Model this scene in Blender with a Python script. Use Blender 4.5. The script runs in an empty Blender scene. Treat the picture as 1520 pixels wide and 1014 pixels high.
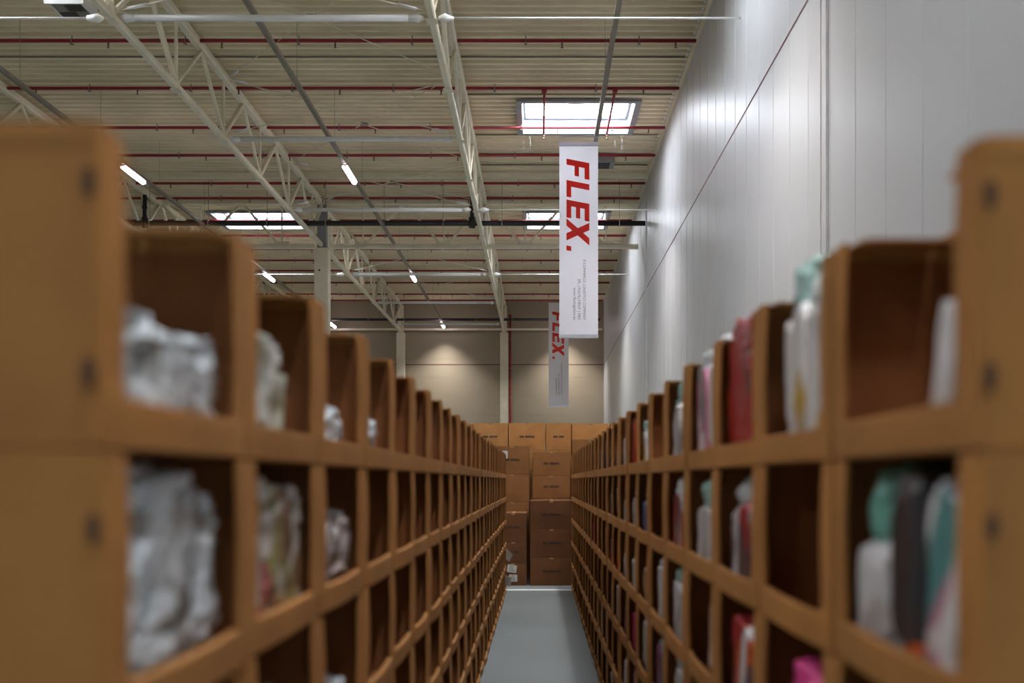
import bpy, math, random
from mathutils import Vector, noise, Matrix
S = bpy.context.scene
COL = S.collection
random.seed(7)
CAM_Z = 1.67
LAMP_W = 100.
EXPOSURE = 0.7

# ------------------------------------------------------------------ helpers
def setp(o, label=None, cat=None, group=None, kind=None):
    if label: o['label'] = label
    if cat: o['category'] = cat
    if group: o['group'] = group
    if kind: o['kind'] = kind
    return o

def empty(name, loc=(0, 0, 0), rz=0):
    o = bpy.data.objects.new(name, None)
    o.location = loc; o.rotation_euler = (0, 0, rz); o.empty_display_size = .1
    COL.objects.link(o)
    return o

class MB:
    """collects shapes, then links them as one mesh object"""
    def __init__(s): s.v = []; s.f = []; s.m = []
    def add(s, vs, fs, m=0):
        n = len(s.v); s.v += [tuple(v) for v in vs]
        s.f += [tuple(i + n for i in f) for f in fs]; s.m += [m] * len(fs)
        return s
    def box(s, x0, x1, y0, y1, z0, z1, m=0):
        if x0 > x1: x0, x1 = x1, x0
        if y0 > y1: y0, y1 = y1, y0
        v = [(x0,y0,z0),(x1,y0,z0),(x1,y1,z0),(x0,y1,z0),(x0,y0,z1),(x1,y0,z1),(x1,y1,z1),(x0,y1,z1)]
        f = [(0,3,2,1),(4,5,6,7),(0,1,5,4),(1,2,6,5),(2,3,7,6),(3,0,4,7)]
        return s.add(v, f, m)
    def cbox(s, c, d, m=0):
        return s.box(c[0]-d[0]/2, c[0]+d[0]/2, c[1]-d[1]/2, c[1]+d[1]/2, c[2]-d[2]/2, c[2]+d[2]/2, m)
    def bar(s, a, b, w, h=None, m=0, up=(0, 0, 1)):
        a = Vector(a); b = Vector(b); h = h or w
        d = (b - a).normalized(); u = Vector(up)
        if abs(d.dot(u)) > .97: u = Vector((0, 1, 0))
        sd = d.cross(u).normalized(); u = sd.cross(d).normalized()
        c = .18 * min(w, h)
        pr = [(-w/2+c,-h/2),(w/2-c,-h/2),(w/2,-h/2+c),(w/2,h/2-c),(w/2-c,h/2),(-w/2+c,h/2),(-w/2,h/2-c),(-w/2,-h/2+c)]
        vs = [p + sd*x + u*y for p in (a, b) for x, y in pr]
        n = 8
        fs = [(i, (i+1) % n, n+(i+1) % n, n+i) for i in range(n)] + [tuple(range(n-1, -1, -1)), tuple(range(n, 2*n))]
        return s.add(vs, fs, m)
    def tube(s, pts, r, n=10, m=0, rs=None):
        pts = [Vector(p) for p in pts]
        vs = []
        for i, p in enumerate(pts):
            d = (pts[min(i+1, len(pts)-1)] - pts[max(i-1, 0)]).normalized()
            u = Vector((0, 0, 1))
            if abs(d.dot(u)) > .95: u = Vector((0, 1, 0))
            sd = d.cross(u).normalized(); u = sd.cross(d)
            rr = rs[i] if rs else r
            vs += [p + sd*math.cos(2*math.pi*k/n)*rr + u*math.sin(2*math.pi*k/n)*rr for k in range(n)]
        fs = []
        for i in range(len(pts)-1):
            fs += [(i*n+k, i*n+(k+1) % n, (i+1)*n+(k+1) % n, (i+1)*n+k) for k in range(n)]
        fs += [tuple(range(n-1, -1, -1)), tuple((len(pts)-1)*n+k for k in range(n))]
        return s.add(vs, fs, m)
    def prism(s, pts, x0, x1, m=0):
        """closed (y,z) outline swept along x"""
        n = len(pts)
        vs = [(x0, y, z) for y, z in pts] + [(x1, y, z) for y, z in pts]
        fs = [(i, (i+1) % n, n+(i+1) % n, n+i) for i in range(n)] + [tuple(range(n-1, -1, -1)), tuple(range(n, 2*n))]
        return s.add(vs, fs, m)
    def mesh(s, name, mats, origin=(0, 0, 0), smooth=False):
        me = bpy.data.meshes.new(name)
        ox, oy, oz = origin
        me.from_pydata([(x-ox, y-oy, z-oz) for x, y, z in s.v], [], s.f)
        if not isinstance(mats, (list, tuple)): mats = [mats]
        for m in mats: me.materials.append(m)
        me.polygons.foreach_set('material_index', s.m)
        if smooth: me.polygons.foreach_set('use_smooth', [True]*len(s.f))
        me.update()
        return me
    def build(s, name, mats, parent=None, origin=(0, 0, 0), smooth=False):
        """origin: where the object (or, for a child, its parent) stands"""
        o = bpy.data.objects.new(name, s.mesh(name, mats, origin, smooth))
        COL.objects.link(o)
        if parent: o.parent = parent
        else: o.location = origin
        return o

def put(name, me, parent=None, loc=(0, 0, 0), rz=0):
    o = bpy.data.objects.new(name, me); COL.objects.link(o)
    o.location = loc; o.rotation_euler = (0, 0, rz)
    if parent: o.parent = parent
    return o

# ------------------------------------------------------------------ materials
def nt(name):
    m = bpy.data.materials.new(name); m.use_nodes = True
    t = m.node_tree; b = t.nodes['Principled BSDF']
    return m, t, b
def N(t, kind, **kw):
    n = t.nodes.new(kind)
    for k, v in kw.items():
        if k in n.inputs: n.inputs[k].default_value = v
        else: setattr(n, k, v)
    return n
def L(t, a, b): t.links.new(a, b)
def ramp(t, stops, interp='LINEAR'):
    r = t.nodes.new('ShaderNodeValToRGB'); r.color_ramp.interpolation = interp
    e = r.color_ramp.elements
    while len(e) > 1: e.remove(e[-1])
    e[0].position = stops[0][0]; e[0].color = (*stops[0][1], 1)
    for p, c in stops[1:]:
        x = e.new(p); x.color = (*c, 1)
    return r
def coords(t, scale=(1, 1, 1), kind='Object', rnd=False):
    tc = t.nodes.new('ShaderNodeTexCoord'); mp = t.nodes.new('ShaderNodeMapping')
    mp.inputs['Scale'].default_value = scale
    L(t, tc.outputs[kind], mp.inputs['Vector'])
    if rnd:
        oi = t.nodes.new('ShaderNodeObjectInfo'); mu = N(t, 'ShaderNodeMath', operation='MULTIPLY'); mu.inputs[1].default_value = 37.
        L(t, oi.outputs['Random'], mu.inputs[0]); L(t, mu.outputs[0], mp.inputs['Location'])
    return mp.outputs['Vector']
def mat(name, col, rough=.5, metal=0., var=.06, scale=3., bump=0., bscale=60., coat=0., stretch=(1, 1, 1), rnd=False, spec=None):
    m, t, b = nt(name)
    v = coords(t, stretch, rnd=rnd)
    n1 = N(t, 'ShaderNodeTexNoise', Scale=scale, Detail=5.); L(t, v, n1.inputs['Vector'])
    lo = tuple(max(0, c*(1-var*2)) for c in col); hi = tuple(min(1, c*(1+var*2)) for c in col)
    r = ramp(t, [(.3, lo), (.7, hi)]); L(t, n1.outputs['Fac'], r.inputs['Fac'])
    L(t, r.outputs['Color'], b.inputs['Base Color'])
    b.inputs['Roughness'].default_value = rough; b.inputs['Metallic'].default_value = metal
    if coat: b.inputs['Coat Weight'].default_value = coat; b.inputs['Coat Roughness'].default_value = .12
    if spec is not None: b.inputs['Specular IOR Level'].default_value = spec
    if bump:
        n2 = N(t, 'ShaderNodeTexNoise', Scale=bscale, Detail=4.); L(t, v, n2.inputs['Vector'])
        bp = N(t, 'ShaderNodeBump', Strength=bump, Distance=.01)
        L(t, n2.outputs['Fac'], bp.inputs['Height']); L(t, bp.outputs['Normal'], b.inputs['Normal'])
    return m
def emit(name, col, k):
    m, t, b = nt(name)
    v = coords(t); n1 = N(t, 'ShaderNodeTexNoise', Scale=1.5, Detail=2.); L(t, v, n1.inputs['Vector'])
    r = ramp(t, [(.2, tuple(c*.94 for c in col)), (.8, col)]); L(t, n1.outputs['Fac'], r.inputs['Fac'])
    b.inputs['Base Color'].default_value = (*col, 1)
    L(t, r.outputs['Color'], b.inputs['Emission Color']); b.inputs['Emission Strength'].default_value = k
    return m

def cardboard(name, col, flute=True):
    m, t, b = nt(name)
    v = coords(t, (1, 1, 1), rnd=True)
    n1 = N(t, 'ShaderNodeTexNoise', Scale=5., Detail=6.); L(t, v, n1.inputs['Vector'])
    r = ramp(t, [(.25, tuple(c*.86 for c in col)), (.75, tuple(c*1.1 for c in col))]); L(t, n1.outputs['Fac'], r.inputs['Fac'])
    n2 = N(t, 'ShaderNodeTexNoise', Scale=220., Detail=3.); L(t, v, n2.inputs['Vector'])
    r2 = ramp(t, [(.35, (.9, .88, .84)), (.6, (1, 1, 1))]); L(t, n2.outputs['Fac'], r2.inputs['Fac'])
    mx = N(t, 'ShaderNodeMixRGB', blend_type='MULTIPLY'); mx.inputs[0].default_value = 1
    L(t, r.outputs['Color'], mx.inputs[1]); L(t, r2.outputs['Color'], mx.inputs[2])
    oi = t.nodes.new('ShaderNodeObjectInfo')
    r3 = ramp(t, [(0, (.9, .9, .9)), (1, (1.06, 1.04, 1.0))]); L(t, oi.outputs['Random'], r3.inputs['Fac'])
    m2 = N(t, 'ShaderNodeMixRGB', blend_type='MULTIPLY'); m2.inputs[0].default_value = 1
    L(t, mx.outputs[0], m2.inputs[1]); L(t, r3.outputs['Color'], m2.inputs[2])
    L(t, m2.outputs[0], b.inputs['Base Color'])
    b.inputs['Roughness'].default_value = .78; b.inputs['Specular IOR Level'].default_value = .25
    bp = N(t, 'ShaderNodeBump', Strength=.12, Distance=.004); L(t, n1.outputs['Fac'], bp.inputs['Height'])
    L(t, bp.outputs['Normal'], b.inputs['Normal'])
    return m

def printed(name, base, cols, cover=.45, scale=9., rough=.3, stretch=(1, 1, .45), coat=.9):
    """fabric under film: a ground colour with irregular printed patches of its own"""
    m, t, b = nt(name)
    v = coords(t, stretch, rnd=True)
    n0 = N(t, 'ShaderNodeTexNoise', Scale=scale*.55, Detail=1.5, Distortion=.8); L(t, v, n0.inputs['Vector'])
    vo = N(t, 'ShaderNodeTexVoronoi', Scale=scale*1.3); L(t, v, vo.inputs['Vector'])
    cover_ = .5 + (.5-cover)*.5
    st = [(i/len(cols), c) for i, c in enumerate(cols)]
    sep = t.nodes.new('ShaderNodeSeparateColor'); L(t, vo.outputs['Color'], sep.inputs[0])
    r1 = ramp(t, st, 'CONSTANT'); L(t, sep.outputs[0], r1.inputs['Fac'])
    r2 = ramp(t, [(0, (0, 0, 0)), (cover_, (0, 0, 0)), (cover_+.03, (1, 1, 1))]); L(t, n0.outputs['Fac'], r2.inputs['Fac'])
    mx = N(t, 'ShaderNodeMixRGB'); L(t, r2.outputs['Color'], mx.inputs[0])
    mx.inputs[1].default_value = (*base, 1); L(t, r1.outputs['Color'], mx.inputs[2])
    L(t, mx.outputs[0], b.inputs['Base Color'])
    b.inputs['Roughness'].default_value = rough
    b.inputs['Coat Weight'].default_value = coat; b.inputs['Coat Roughness'].default_value = .12
    n3 = N(t, 'ShaderNodeTexNoise', Scale=16., Detail=5., Distortion=1.6); L(t, v, n3.inputs['Vector'])
    bp = N(t, 'ShaderNodeBump', Strength=.55, Distance=.02); L(t, n3.outputs['Fac'], bp.inputs['Height'])
    L(t, bp.outputs['Normal'], b.inputs['Normal']); L(t, bp.outputs['Normal'], b.inputs['Coat Normal'])
    return m

def film_mat(name, col, alpha=.55):
    m, t, b = nt(name)
    v = coords(t, rnd=True)
    n3 = N(t, 'ShaderNodeTexNoise', Scale=22., Detail=5., Distortion=1.8); L(t, v, n3.inputs['Vector'])
    bp = N(t, 'ShaderNodeBump', Strength=.8, Distance=.02); L(t, n3.outputs['Fac'], bp.inputs['Height'])
    L(t, bp.outputs['Normal'], b.inputs['Normal'])
    b.inputs['Base Color'].default_value = (*col, 1); b.inputs['Roughness'].default_value = .16
    b.inputs['Alpha'].default_value = alpha; b.inputs['Specular IOR Level'].default_value = .8
    return m

M = {}
M['deck'] = mat('painted roof deck', (.92, .785, .56), .5, 0, .05, .6, rnd=False)
M['steel'] = mat('cream painted steel', (.86, .78, .60), .42, 0, .04, 2.)
M['white_steel'] = mat('white painted steel', (.86, .86, .84), .35, 0, .03, 2.)
M['tray'] = mat('galvanised trunking', (.27, .23, .18), .5, .0, .06, 4.)
M['red'] = mat('dark red pipe paint', (.30, .012, .022), .4, 0, .08, 3.)
M['brass'] = mat('sprinkler brass', (.20, .13, .09), .4, .5, .05, 8.)
M['clip'] = mat('zinc clip', (.30, .28, .25), .5, .5, .05, 8.)
M['black'] = mat('black pipe paint', (.018, .015, .015), .5, 0, .08, 3.)
M['grey'] = mat('grey frame paint', (.30, .30, .31), .5, 0, .05, 3.)
M['gwhite'] = mat('skylight curb white', (.82, .82, .85), .5, 0, .03, 3.)
M['sash'] = mat('blue grey sash', (.07, .085, .11), .5, 0, .04, 3.)
M['sky'] = emit('skylight dome daylight', (.88, .93, 1.0), 14.)
M['led'] = emit('lamp diffuser', (1.0, .84, .95), 9.)
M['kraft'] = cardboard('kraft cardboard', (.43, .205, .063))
M['kraft_shade'] = cardboard('shade-darkened kraft', (.29, .11, .038))  # kraft for inner bin faces, the shade inside put into the colour
M['kraft_edge'] = cardboard('kraft cardboard lip', (.44, .20, .06))
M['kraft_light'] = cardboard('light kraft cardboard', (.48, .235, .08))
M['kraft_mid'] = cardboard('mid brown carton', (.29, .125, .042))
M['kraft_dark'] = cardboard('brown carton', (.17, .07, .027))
M['tape'] = mat('brown packing tape', (.36, .22, .10), .25, 0, .05, 6.)
M['ink'] = mat('black print ink', (.03, .02, .02), .6, 0, .1, 40.)
M['label'] = mat('paper label', (.62, .60, .55), .6, 0, .05, 40.)
M['slot'] = mat('slot cut edge', (.10, .05, .025), .8, 0, .1, 20.)
M['banner'] = mat('banner cloth', (.90, .87, .92), .55, 0, .025, 2., bump=.12, bscale=3., stretch=(1, 1, .3))
_t = M['banner'].node_tree; _b = _t.nodes['Principled BSDF']
_tr = _t.nodes.new('ShaderNodeBsdfTranslucent'); _tr.inputs['Color'].default_value = (.86, .84, .90, 1)
_mx = _t.nodes.new('ShaderNodeMixShader'); _mx.inputs[0].default_value = .5
L(_t, _b.outputs[0], _mx.inputs[1]); L(_t, _tr.outputs[0], _mx.inputs[2]); L(_t, _mx.outputs[0], _t.nodes['Material Output'].inputs['Surface'])
M['banner_red'] = mat('banner red print', (.90, .06, .035), .5, 0, .04, 4.)
_t = M['banner_red'].node_tree; _b = _t.nodes['Principled BSDF']
_tr = _t.nodes.new('ShaderNodeBsdfTranslucent'); _tr.inputs['Color'].default_value = (.95, .09, .05, 1)
_mx = _t.nodes.new('ShaderNodeMixShader'); _mx.inputs[0].default_value = .55
L(_t, _b.outputs[0], _mx.inputs[1]); L(_t, _tr.outputs[0], _mx.inputs[2]); L(_t, _mx.outputs[0], _t.nodes['Material Output'].inputs['Surface'])
M['banner_ink'] = mat('banner grey print', (.16, .15, .17), .5, 0, .04, 4.)
M['alu'] = mat('aluminium rail', (.72, .74, .78), .3, .6, .03, 6.)
M['hose'] = mat('white cable', (.5, .5, .48), .4, 0, .03, 6.)
M['line'] = mat('dark red joint tape', (.13, .035, .04), .6, 0, .08, 6.)

# floor: sealed grey concrete
m, t, b = nt('sealed concrete'); M['floor'] = m
v = coords(t)
n1 = N(t, 'ShaderNodeTexNoise', Scale=.7, Detail=8.); L(t, v, n1.inputs['Vector'])
n2 = N(t, 'ShaderNodeTexNoise', Scale=30., Detail=4.); L(t, v, n2.inputs['Vector'])
r = ramp(t, [(.3, (.175, .205, .20)), (.7, (.22, .25, .245))]); L(t, n1.outputs['Fac'], r.inputs['Fac'])
r2 = ramp(t, [(.3, (.88, .88, .88)), (.7, (1, 1, 1))]); L(t, n2.outputs['Fac'], r2.inputs['Fac'])
mx = N(t, 'ShaderNodeMixRGB', blend_type='MULTIPLY'); mx.inputs[0].default_value = 1
L(t, r.outputs[0], mx.inputs[1]); L(t, r2.outputs[0], mx.inputs[2]); L(t, mx.outputs[0], b.inputs['Base Color'])
b.inputs['Roughness'].default_value = .42

# metal sandwich panel, vertical micro ribs; joints are in the mesh
def panel(name, col, axis, rough, coat):
    m, t, b = nt(name)
    v = coords(t)
    w = N(t, 'ShaderNodeTexWave', wave_type='BANDS', bands_direction=axis, wave_profile='SIN')
    w.inputs['Scale'].default_value = 8.; L(t, v, w.inputs['Vector'])
    bp = N(t, 'ShaderNodeBump', Strength=.35, Distance=.002); L(t, w.outputs['Fac'], bp.inputs['Height'])
    n1 = N(t, 'ShaderNodeTexNoise', Scale=.35, Detail=3.); L(t, v, n1.inputs['Vector'])
    bp2 = N(t, 'ShaderNodeBump', Strength=.10, Distance=.03); L(t, n1.outputs['Fac'], bp2.inputs['Height'])
    L(t, bp.outputs['Normal'], bp2.inputs['Normal']); L(t, bp2.outputs['Normal'], b.inputs['Normal'])
    r = ramp(t, [(.3, tuple(c*.97 for c in col)), (.7, col)]); L(t, n1.outputs['Fac'], r.inputs['Fac'])
    L(t, r.outputs[0], b.inputs['Base Color'])
    b.inputs['Roughness'].default_value = rough
    b.inputs['Coat Weight'].default_value = coat; b.inputs['Coat Roughness'].default_value = .36
    return m
M['wall'] = panel('white wall panel', (.60, .605, .61), 'Y', .44, .35)
M['wall_far'] = panel('cream wall panel', (.38, .315, .225), 'Z', .5, .1)

# ------------------------------------------------------------------ setting
WX, FY, CZ = 3.8, 59.0, CAM_Z + 10.5      # side wall, end wall, underside of the deck
LX, NY = -26.0, -14.0 - 32*.31
MB().box(LX-.2, WX+.3, NY-.2, FY+.3, -.2, 0).build('floor', M['floor'])
setp(bpy.data.objects['floor'], kind='structure')
o = MB().box(-1.2, 1.0, 15.42, 15.55, 0, .0015).build('trim_1', mat('white floor line', (.8, .8, .8), .5)); setp(o, kind='structure')

# side wall with vertical panel joints (real grooves) and an end wall with horizontal ones
def groove_wall(name, a0, a1, pitch, depth, gw, lo, hi, mt, along):
    pts = [(a0, 0)]
    a = a0 + pitch
    while a < a1 - .1:
        pts += [(a-gw, 0), (a-gw*.5, depth*.75), (a, depth), (a+gw*.5, depth*.75), (a+gw, 0)]
        a += pitch
    pts.append((a1, 0))
    vs, fs = [], []
    for p, d in pts:
        if along == 'y': vs += [(WX+d, p, lo), (WX+d, p, hi)]
        else: vs += [(lo, FY+d, p), (hi, FY+d, p)]
    for i in range(len(pts)-1): fs.append((2*i, 2*i+1, 2*i+3, 2*i+2))
    mb = MB().add(vs, fs)
    if along == 'y': mb.box(WX+.02, WX+.2, a0, a1, lo, hi)
    else: mb.box(lo, hi, FY+.02, FY+.2, a0, a1)
    return setp(mb.build(name, mt), kind='structure')
groove_wall('wall_right', NY, FY, 1.06, -.006, .012, 0, CZ+.3, M['wall'], 'y')
groove_wall('wall_back', 0, CZ+.3, 1.1, .006, .010, LX, WX, M['wall_far'], 'x')
setp(MB().box(LX-.2, LX, NY, FY, 0, CZ+.3).build('wall_left', M['wall_far']), kind='structure')
setp(MB().box(LX, WX, NY-.2, NY, 0, CZ+.3).build('wall_front', M['wall_far']), kind='structure')

# roof deck: trapezoid ribs running across, with openings for the skylights
SKX = [(-24.9, -21.7), (-12.8, -9.6), (-.5, 2.7)]
PITCH = .31
SKY_ROWS = {0: [5.0, 16.2, 39.2], 1: [-6.0, 5.0, 16.2, 39.2], 2: [-6.0, 5.0, 16.2, 27.7, 39.2]}
def snap(y): return NY + round((y - NY) / PITCH) * PITCH
sky = [(SKX[c][0], SKX[c][1], snap(y), snap(y) + 8*PITCH, y) for c, ys in SKY_ROWS.items() for y in ys]
xs = sorted({LX, WX-.02} | {x for p in SKX for x in p})
nr = int((FY - NY) / PITCH)
mb = MB(); vs = []; rows = []
for i in range(nr+1):
    y = NY + i*PITCH
    rows += [(y, .14), (y+.035, .0), (y+.13, .0), (y+.165, .14)]
rows = [r for r in rows if r[0] <= FY+.1]
nx = len(xs)
for y, z in rows: vs += [(x, y, CZ+z) for x in xs]
fs = []
for j in range(len(rows)-1):
    ym = (rows[j][0] + rows[j+1][0]) / 2
    for i in range(nx-1):
        xm = (xs[i] + xs[i+1]) / 2
        if any(a < xm < b and y0 < ym < y1 for a, b, y0, y1, _ in sky): continue
        k = j*nx + i
        fs.append((k, k+nx, k+nx+1, k+1))
mb.add(vs, fs)
setp(mb.build('ceiling', M['deck']), kind='structure')
# the roof build-up above the deck closes the hall (openings left for the skylights)
ys = sorted({NY-.2, FY+.3} | {v for s_ in sky for v in (s_[2], s_[3])})
mb = MB()
xr_ = sorted({LX-.2, WX+.3} | {x for p in SKX for x in p})
for j in range(len(ys)-1):
    for i in range(len(xr_)-1):
        xm = (xr_[i]+xr_[i+1])/2; ym = (ys[j]+ys[j+1])/2
        if any(a < xm < b and y0 < ym < y1 for a, b, y0, y1, _ in sky): continue
        mb.box(xr_[i], xr_[i+1], ys[j], ys[j+1], CZ+.145, CZ+.35)
setp(mb.build('roof', M['deck']), kind='structure')

for n, (x0, x1, y0, y1, yn) in enumerate(sky):
    w = empty(f'window_{n+1}', ((x0+x1)/2, (y0+y1)/2, CZ)); setp(w, kind='structure')
    og = ((x0+x1)/2, (y0+y1)/2, CZ)
    c = MB(); tk = .04; top = CZ + .44; bt = CZ - .02
    c.box(x0, x0+tk, y0, y1, bt, top); c.box(x1-tk, x1, y0, y1, bt, top)
    c.box(x0+tk, x1-tk, y0, y0+tk, bt, top); c.box(x0+tk, x1-tk, y1-tk, y1, bt, top)
    c.build('curb', M['gwhite'], w, og)
    f = MB(); fw = .13; b0 = CZ - .09; b1 = CZ - .02
    f.box(x0-fw, x0+.03, y0-fw, y1+fw, b0, b1); f.box(x1-.03, x1+fw, y0-fw, y1+fw, b0, b1)
    f.box(x0+.03, x1-.03, y0-fw, y0+.03, b0, b1); f.box(x0+.03, x1-.03, y1-.03, y1+fw, b0, b1)
    f.build('window_frame', M['grey'], w, og)
    MB().box(x0+.02, x1-.02, y0+.02, y1-.02, top-.04, top).build('pane', M['sky'], w, og)
    s_ = MB(); z0 = top-.14; z1 = top-.05
    s_.box(x0+.05, x1-.05, y0+.05, y0+.12, z0, z1); s_.box(x0+.05, x1-.05, y1-.2, y1-.08, z0, z1)
    s_.box(x0+.05, x0+.12, y0+.12, y1-.2, z0, z1); s_.box(x1-.12, x1-.05, y0+.12, y1-.2, z0, z1)
    s_.build('sash', M['sash'], w, og)
    mo = MB(); xm = (x0+x1)/2 - .05; ya = y0 + .55
    mo.box(xm-.22, xm-.18, ya, ya+.04, top-.32, top-.06); mo.box(xm+.18, xm+.22, ya, ya+.04, top-.32, top-.06)
    mo.box(xm-.22, xm+.22, ya, ya+.04, top-.36, top-.32); mo.box(xm-.07, xm+.07, ya-.03, ya+.07, top-.32, top-.18)
    mo.tube([(x0+.2, ya+.02, top-.2), (x1-.2, ya+.02, top-.2)], .012, 6)
    mo.build('opener', M['grey'], w, og)

# dark red joint line running along both walls, and wall posts
zl = CAM_Z + 6.79
mb = MB().box(WX-.006, WX-.0005, NY, FY, zl-.016, zl+.016); mb.box(LX, WX-.006, FY-.006, FY-.0005, zl-.025, zl+.025)
setp(mb.build('trim_2', M['line']), kind='structure')
for i, y in enumerate((13.4, 35.6)):
    p = MB(); p.box(WX-.022, WX-.001, y-.16, y+.16, 0, CZ-.01); p.box(WX-.034, WX-.022, y-.15, y-.11, 0, CZ-.01); p.box(WX-.034, WX-.022, y+.11, y+.15, 0, CZ-.01)
    setp(p.build(f'trim_{3+i}', mat('pilaster cover', (.62, .61, .61), .4)), kind='structure')
# flashing angle along the top of the side wall
p = MB().box(WX-.10, WX-.002, NY, FY, CZ-.025, CZ-.003); setp(p.build('trim_5', M['deck']), kind='structure')

p = MB(); y = snap(8.)
while y < FY-1:
    p.box(WX-.16, WX-.105, y+.17, y+.30, CZ+.02, CZ+.10); y += PITCH
setp(p.build('trim_6', M['gwhite']), kind='structure')

# ------------------------------------------------------------------ roof steel
ZB, ZT, YC, SP = CAM_Z+8.70, CAM_Z+10.28, 37.4, 26.85
ORD = ['first', 'second', 'third', 'fourth', 'fifth', 'sixth', 'seventh', 'eighth', 'ninth', 'tenth', 'eleventh', 'twelfth', 'thirteenth',
       'fourteenth', 'fifteenth', 'sixteenth', 'seventeenth', 'eighteenth', 'nineteenth', 'twentieth', 'twenty-first', 'twenty-second',
       'twenty-third', 'twenty-fourth', 'twenty-fifth', 'twenty-sixth', 'twenty-seventh']
def long_truss(X, ya, yb, label):
    og = (X, ya, ZB)
    t_ = empty('roof_truss', og); setp(t_, label, 'truss', 'lattice trusses running down the hall')
    MB().bar((X, ya+.25, ZB), (X, yb-.25, ZB), .15, .15).build('bottom_chord', M['steel'], t_, og)
    MB().bar((X, ya+.12, ZT), (X, yb-.12, ZT), .2, .2).build('top_chord', M['steel'], t_, og)
    h = 1.7; st = 3.35; n = int((yb-ya-2*h+.1)/st) + 1
    bn = [yb-h-i*st for i in range(n)][::-1] if yb < YC+1 else [ya+h+i*st for i in range(n)]
    tn = [ya+.1] + [(bn[i]+bn[i+1])/2 for i in range(n-1)] + [yb-.1]
    for i, y in enumerate(bn):
        for yt, w in ((tn[i], .11 if i < n/2 else .085), (tn[i+1], .085 if i < n/2 else .11)):
            MB().bar((X, y, ZB+.07), (X, yt, ZT-.09), w).build('diagonal', M['steel'], t_, og)
        MB().bar((X, y, ZB+.07), (X, y, ZT-.09), .07).build('vertical', M['steel'], t_, og)
        MB().box(X-.012, X+.012, y-.2, y+.2, ZB+.06, ZB+.26).box(X-.10, X+.10, y-.12, y+.12, ZB-.085, ZB-.075).build('gusset', M['steel'], t_, og)
    return bn
bn = long_truss(-14, YC-SP, YC, 'cream lattice roof truss nearest the far-off side, leftmost of three, near span')
long_truss(-8, YC-SP, YC, 'cream lattice roof truss, middle of three, near span reaching the cross girder')
long_truss(-2, YC-SP, YC, 'cream lattice roof truss closest to the white wall, near span')
bn2 = long_truss(-14, YC, FY-.3, 'cream lattice roof truss, leftmost of three, far span beyond the cross girder')
long_truss(-8, YC, FY-.3, 'cream lattice roof truss, middle of three, far span starting at the steel column')
long_truss(-2, YC, FY-.3, 'cream lattice roof truss closest to the white wall, far span to end wall')

def cross_truss(xa, xb, label):
    og = (xa, YC, ZB-.03)
    t_ = empty('cross_girder', og); setp(t_, label, 'girder')
    MB().bar((xa, YC, ZB-.03), (xb, YC, ZB-.03), .17, .17).build('bottom_chord', M['steel'], t_, og)
    MB().bar((xa, YC, ZT+.02), (xb, YC, ZT+.02), .19, .19).build('top_chord', M['steel'], t_, og)
    x = -0.5
    while x > xa: x -= 3
    x += 3 if x < xa else 0
    while x < xb:
        for xt in (x-1.4, x+1.4):
            if xa-.2 <= xt <= xb+.2: MB().bar((x+math.copysign(.12, xt-x), YC, ZB+.06), (xt, YC, ZT-.08), .085, up=(0, 1, 0)).build('diagonal', M['steel'], t_, og)
        MB().bar((x, YC, ZB+.06), (x, YC, ZT-.08), .05, up=(0, 1, 0)).build('vertical', M['steel'], t_, og)
        MB().box(x-.28, x+.28, YC-.02, YC+.02, ZB+.04, ZB+.16).build('gusset', M['steel'], t_, og)
        x += 3
cross_truss(-25.9, -8.3, 'cream lattice girder crossing the hall on the far side of the column from white wall')
cross_truss(-7.7, 3.68, 'cream lattice girder crossing the hall from the tall column to the white wall')

def column(X, Y, w, z1, label, capit=True):
    c = empty('steel_column', (X, Y, 0)); setp(c, label, 'column')
    b_ = MB(); fl = w/2
    b_.box(X-fl, X+fl, Y-fl, Y-fl+.035, 0, z1); b_.box(X-fl, X+fl, Y+fl-.035, Y+fl, 0, z1)
    b_.box(X-.18, X+fl, Y-fl+.035, Y+fl-.035, 0, z1)
    b_.build('shaft', M['steel'], c, (X, Y, 0))
    MB().box(X-fl-.03, X+fl+.03, Y-fl-.03, Y+fl+.03, 0, .03).build('base_plate', M['steel'], c, (X, Y, 0))
    MB().box(X-.16, X+.16, Y-.16, Y+.16, z1, ZT-.1).build('head', M['grey'] if capit else M['steel'], c, (X, Y, 0))
    if capit: MB().tube([(X-.06, Y-fl-.01, CAM_Z+7.75), (X-.06, Y-fl+.002, CAM_Z+7.75)], .035, 12).build('bolt', M['black'], c, (X, Y, 0))
column(-8, YC, .50, ZB-.12, 'tall cream steel column standing under the middle truss and cross girder')
column(-8, FY-.3, .46, ZB-.12, 'cream steel column against end wall under the middle truss', False)
column(-2, FY-.3, .46, ZB-.12, 'cream steel column against end wall beside a thin red pipe', False)

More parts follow.
